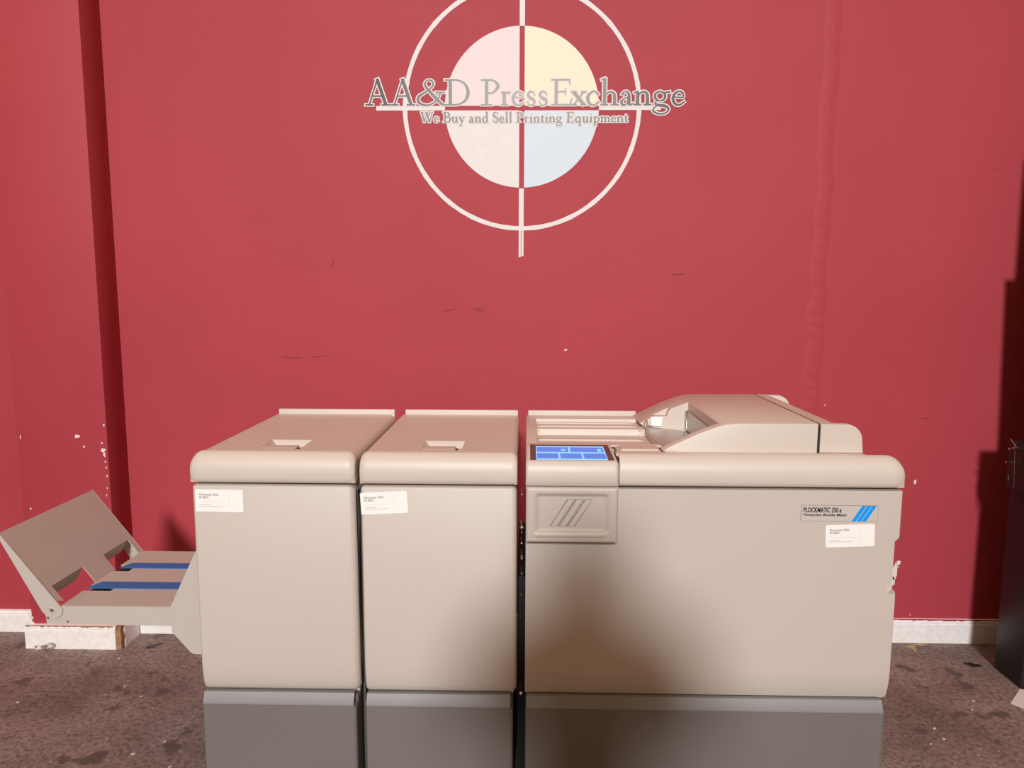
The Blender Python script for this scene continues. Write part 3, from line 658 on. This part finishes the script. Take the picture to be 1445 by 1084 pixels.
# console
CP = [(2.150, .9760), (1.953, .9760), (1.950, .980), (1.9475, .990), (1.9465, 1.003), (1.948, 1.018), (1.952, 1.031), (1.958, 1.040), (1.964, 1.0435), (2.135, 1.0520), (2.146, 1.0535), (2.150, 1.051)]
con = obj('console', loft(CP, .0005, .2520, .008, .012, zmin=.976, ymax=2.150), 'plastic', m3, 40)
def conf(u, v):
    x = .0015 + .2500 * u; z = .8190 + .1530 * v; y = 1.949
    def sm(a, b_, t): t = max(0, min(1, (t - a) / (b_ - a))); return t * t * (3 - 2 * t)
    d = sm(.845, .854, z) * (1 - sm(.944, .958, z)) * sm(.022, .040, x) * (1 - sm(.212, .232, x))
    rdg = sm(.832, .838, z) * (1 - sm(.840, .848, z)) * sm(.022, .03, x) * (1 - sm(.205, .225, x))
    y += .0085 * d - .0025 * rdg
    e = min(x - .0015, .2515 - x, z - .8190 + .002, .9720 - z)
    if e < .008: k = 1 - max(0, e) / .008; y += .008 * (1 - math.sqrt(max(0, 1 - k * k)))
    return (x, y, z)
n = 70; bm = grid([i / n for i in range(n + 1)], [i / n for i in range(n + 1)], conf)
be = [e for e in bm.edges if e.is_boundary]
r = bmesh.ops.extrude_edge_only(bm, edges=be)
for v in r['geom']:
    if isinstance(v, bmesh.types.BMVert): v.co.y = 1.9995
pan = obj('console_panel', bm, 'panel', m3, 60)
for xb, xt in ((.0693, .1150), (.0935, .1385), (.1168, .1625)):
    bm = bmesh.new(); prism(bm, [(xb - .0018, .8630), (xb + .0190, .8630), (xt + .0195, .9380), (xt - .0014, .9380)], 'y', 1.9570, 1.9600); obj('stripe_shade_line', bm, 'side', pan, 0)  # dark plate behind each stripe paints a shade line round it
    bm = bmesh.new(); prism(bm, [(xb, .8640), (xb + .0175, .8640), (xt + .0175, .9370), (xt, .9370)], 'y', 1.9535, 1.9600)
    bevel_all(bm, .0009, 1); obj('embossed_stripe', bm, 'panel', pan, 30)
# screen on the sloping top of the console
def scr(x, y, off=0.0): return (x, y, 1.0435 + (y - 1.964) * (.0085 / .171) + off)
def scr_plate(x0, x1, y0, y1, a, b_, m, name, par, xs=0.0, label=None):
    bm = bmesh.new()
    q = [(x0, y0), (x1, y0), (x1 + xs, y1), (x0, y1)]
    A = [bm.verts.new(scr(x, y, a)) for x, y in q]; B = [bm.verts.new(scr(x, y, b_)) for x, y in q]
    bm.faces.new(A); bm.faces.new(B)
    for i in range(4): j = (i + 1) % 4; bm.faces.new((A[i], A[j], B[j], B[i]))
    return obj(name, bm, m, par, 0, label)
bz = scr_plate(.0125, .2415, 1.968, 2.132, -.001, .0006, 'bezel', 'screen', con, -.002, 'dark framed touch screen')
# (depth limit: the display pieces hang on the machine as its parts)
sc_ = scr_plate(.0290, .2240, 1.9695, 2.112, .0006, .0009, 'lcd', 'display', m3, 0, 'lit pale blue display')
rows = [(2.048, 2.100, [(.0315, .1210), (.1265, .2205)]), (1.980, 2.034, [(.0315, .0905), (.0960, .1550), (.1605, .2215)])]
for ya, yb, L_ in rows:
    for xa, xb in L_: scr_plate(xa, xb, ya, yb, .0009, .0012, 'lcdbtn', 'display_button', sc_)
for xa, xb, ya, yb in ((.101, .113, 2.062, 2.078), (.204, .214, 2.056, 2.082)): scr_plate(xa, xb, ya, yb, .0012, .0014, 'lcd', 'display_icon', sc_)
bm = bmesh.new(); box(bm, .2522, .2578, 2.0, 2.06, .968, 1.042); obj('console_gap', bm, 'dark', m3)

# name plate
bm = bmesh.new(); box(bm, .7625, .9720, 1.9990, 1.9998, .8705, .9147); npz = obj('name_plate', bm, 'silver', m3, 0)
bm = bmesh.new(); box(bm, .7617, .9728, 1.9994, 1.9999, .8697, .9155); obj('border', bm, 'ink', npz, 0)
obj('print', text_bm('PLOCKMATIC 350 e', .0195, .7675, .8955, 1.9985, sx=.615, bold=.00045), 'black', npz, 0)
obj('print', text_bm('Production Booklet Maker', .0100, .7680, .8850, 1.9985, sx=1.10, bold=.00022, shear=.3), 'black', npz, 0)
for k in range(3):
    xb = .9015 + .0138 * k; bm = bmesh.new(); prism(bm, [(xb, .8705), (xb + .0115, .8705), (xb + .0385, .9147), (xb + .0270, .9147)], 'y', 1.9984, 1.9990)
    obj('stripe', bm, 'blue', npz, 0, 'slanted blue stripe')
sticker(m3, .8325, .7970, .9675, .8610, R(-2.3))

# dark docking strip and bright fasteners between the middle and the wide machine
bm = bmesh.new(); box(bm, -.0215, .0035, 2.10, 2.62, .03, .660); obj('docking_strip', bm, 'dark', m3)
for z, y, r in ((.930, 2.03, .003), (.8375, 2.02, .0045), (.812, 2.05, .002), (.780, 2.05, .0025), (.745, 2.04, .003), (.690, 2.05, .003), (.630, 2.04, .003), (.560, 2.05, .002), (.3450, 2.01, .0045), (.735, 2.05, .003), (.680, 2.05, .002)):
    bm = bmesh.new(); cyl(bm, (-.012, y + .06, z), (-.010, y, z), r * .5, 12); bmesh.ops.create_uvsphere(bm, u_segments=12, v_segments=8, radius=r * 1.3, matrix=Matrix.Translation((-.010, y, z)))
    obj('docking_pin', bm, 'chrome', m3)
bm = bmesh.new(); box(bm, -.478, -.4705, 2.06, 2.64, .03, .93); obj('side_skin', bm, 'side', m1, 0)

# ------------------------------------------------------------------ black stand at the right edge
cab = thing('black_cabinet', 'tall black painted wooden cabinet against the wall at the right edge', 'cabinet', (2.15, 2.77, 0))
bm = bmesh.new(); box(bm, 1.8905, 2.42, 2.690, 2.852, 0, .745, .003); obj('body', bm, 'blackwood', cab)
bm = bmesh.new(); box(bm, 1.8720, 2.43, 2.670, 2.853, .748, .935, .003); body = obj('top_box', bm, 'blackwood', cab)
bm = bmesh.new(); prism(bm, [(1.942, .936), (2.42, .936), (2.42, 1.64), (1.914, 1.64)], 'y', 2.72, 2.84); obj('upper_case', bm, 'blackwood', cab)
bm = bmesh.new(); prism(bm, [(1.950, 1.641), (2.42, 1.641), (2.42, 2.11), (1.945, 2.11)], 'y', 2.73, 2.83); obj('upper_case', bm, 'blackwood', cab)
def screw(y, z):
    bm = bmesh.new(); cyl(bm, (1.8722, y, z), (1.8590, y, z), .0035, 12); cyl(bm, (1.8590, y, z), (1.8560, y, z), .0045, 12); obj('screw', bm, 'chrome', body)
screw(2.825, .903); screw(2.800, .912); screw(2.838, .848)
bm = bmesh.new(); cyl(bm, (1.8705, 2.800, .755), (1.8705, 2.815, .925), .0012, 8); cyl(bm, (1.868, 2.84, .94), (1.87, 2.80, .91), .001, 8); obj('loose_wire', bm, 'chrome', body)
bm = bmesh.new(); cyl(bm, (1.8705, 2.835, .775), (1.8705, 2.838, .80), .002, 8); obj('staple', bm, 'chrome', body)

# ------------------------------------------------------------------ scraps on the floor
def scrap(name, pts, z, m, label, cat, th=.0008, group=None):
    bm = bmesh.new(); prism(bm, pts, 'z', z, z + th); return tag(obj(name, bm, m, smooth=0), label, cat, group)
scrap('paper_scrap', [(1.930, 2.655), (1.888, 2.689), (1.787, 2.586), (1.818, 2.540), (1.93, 2.50)], .0005, 'paper', 'white paper scrap on the floor by the black cabinet', 'paper')
scrap('tan_scrap', [(1.612, 3.020), (1.640, 3.000), (1.632, 2.962), (1.652, 2.985), (1.668, 3.040), (1.640, 3.026)], .0005, 'leaf', 'tan torn scrap on the floor below the right baseboard', 'scrap', .002)
scrap('tan_scrap', [(1.66, 3.035), (1.70, 3.028), (1.73, 3.04), (1.70, 3.05)], .0005, 'leaf', 'thin tan sliver lying against the right baseboard', 'scrap', .002)
scrap('black_scrap', [(1.787, 2.880), (1.800, 2.866), (1.807, 2.852), (1.845, 2.856), (1.838, 2.870), (1.825, 2.868), (1.812, 2.884)], .0005, 'blackplastic', 'small black broken scrap left of the black cabinet foot', 'scrap', .004)
scrap('dark_shard', [(-1.60, 2.93), (-1.57, 2.92), (-1.545, 2.965), (-1.56, 2.962)], .0005, 'blackplastic', 'dark green-black sliver on the floor behind the tray', 'scrap', .002)
# crumpled clear wrapper
def filmf(u, v):
    a = u * 5.5; r = .030 + .012 * math.sin(v * 9 + u * 11)
    return (-2.005 + r * math.cos(a) + .02 * v * math.sin(3 * u), 2.870 + .028 * math.sin(a) * (1 - .4 * v), .002 + .035 * v * (.6 + .4 * math.sin(a * 2)) + .004)
tag(obj('plastic_wrapper', grid([i / 26 for i in range(27)], [i / 8 for i in range(9)], filmf), 'film', smooth=60), 'crumpled clear plastic wrapper in front of the pilaster trim', 'wrapper')
# paint flakes
from math import tan
spots = [(-1.66, 2.83), (-1.42, 2.55), (-1.52, 2.62), (-1.78, 2.12), (-1.79, 2.09), (-1.65, 2.05), (-1.20, 2.28), (-1.27, 2.21), (-1.42, 2.02), (-1.12, 2.15), (-1.85, 2.50),
         (1.66, 2.60), (1.62, 2.54), (1.42, 2.42), (1.42, 2.36), (1.78, 2.27), (1.47, 2.02), (1.27, 1.95), (1.30, 1.955), (1.34, 1.96), (1.64, 1.76), (1.67, 1.765), (1.70, 1.77), (1.74, 1.80),
         (1.60, 1.70), (1.86, 1.87), (1.92, 2.02), (1.98, 2.0), (1.86, 1.70), (1.58, 1.73), (1.72, 2.20), (1.95, 2.13), (1.36, 2.33)]
for i, (x, y) in enumerate(spots):
    s = random.uniform(.004, .008); a0 = random.uniform(0, 3); k = random.uniform(.5, .9)
    pts = []
    for j in range(7):
        a = 2 * math.pi * j / 7; rr = s * random.uniform(.7, 1.1); u, v = rr * math.cos(a), rr * k * math.sin(a)
        pts.append((x + u * math.cos(a0) - v * math.sin(a0), y + u * math.sin(a0) + v * math.cos(a0)))
    left = x < 0
    scrap('paint_flake', pts, .0006, 'chip', 'tiny white paint flake on the floor left of the cabinets' if left else 'tiny white paint flake on the floor right of the booklet maker', 'paint flake', .0012,
          'paint flakes on the left floor' if left else 'paint flakes on the right floor')

# ------------------------------------------------------------------ the person taking the picture (behind the camera; throws the soft shadow)
def skin_body():
    me = bpy.data.meshes.new('person')
    V = [((.10, -.45, .97), .17), ((.10, -.32, 1.20), .18), ((.10, -.26, 1.46), .20), ((.10, -.24, 1.60), .13), ((.10, -.22, 1.66), .09), ((.10, -.19, 1.74), .11), ((.10, -.19, 1.82), .11),
         ((-.12, -.27, 1.52), .095), ((-.20, -.24, 1.27), .055), ((-.10, -.12, 1.36), .036), ((-.03, -.09, 1.42), .022),
         ((.32, -.27, 1.52), .095), ((.40, -.24, 1.27), .055), ((.20, -.12, 1.36), .036), ((.06, -.09, 1.42), .022),
         ((.01, -.50, .85), .10), ((.0, -.46, .48), .065), ((-.01, -.50, .09), .04), ((-.01, -.38, .035), .03),
         ((.19, -.50, .85), .10), ((.20, -.46, .48), .065), ((.21, -.50, .09), .04), ((.21, -.38, .035), .03)]
    E_ = [(0, 1), (1, 2), (2, 3), (3, 4), (4, 5), (5, 6), (2, 7), (7, 8), (8, 9), (9, 10), (2, 11), (11, 12), (12, 13), (13, 14), (0, 15), (15, 16), (16, 17), (17, 18), (0, 19), (19, 20), (20, 21), (21, 22)]
    me.from_pydata([v[0] for v in V], E_, []); o = bpy.data.objects.new('tmp_person', me); COL.objects.link(o)
    o.modifiers.new('skin', 'SKIN')
    for i, v in enumerate(V): me.skin_vertices[0].data[i].radius = (v[1], v[1] * (.75 if i in (1, 2, 0) else 1))
    me.skin_vertices[0].data[0].use_root = True
    md = o.modifiers.new('s', 'SUBSURF'); md.levels = 2; md.render_levels = 2
    bpy.context.view_layer.update()
    nm = bpy.data.meshes.new_from_object(o.evaluated_get(bpy.context.evaluated_depsgraph_get()))
    bpy.data.objects.remove(o)
    bm = bmesh.new(); bm.from_mesh(nm); bpy.data.meshes.remove(nm); return bm
tag(obj('person', skin_body(), 'cloth', smooth=80), 'person in dark clothes standing before the machines holding up a phone', 'person')
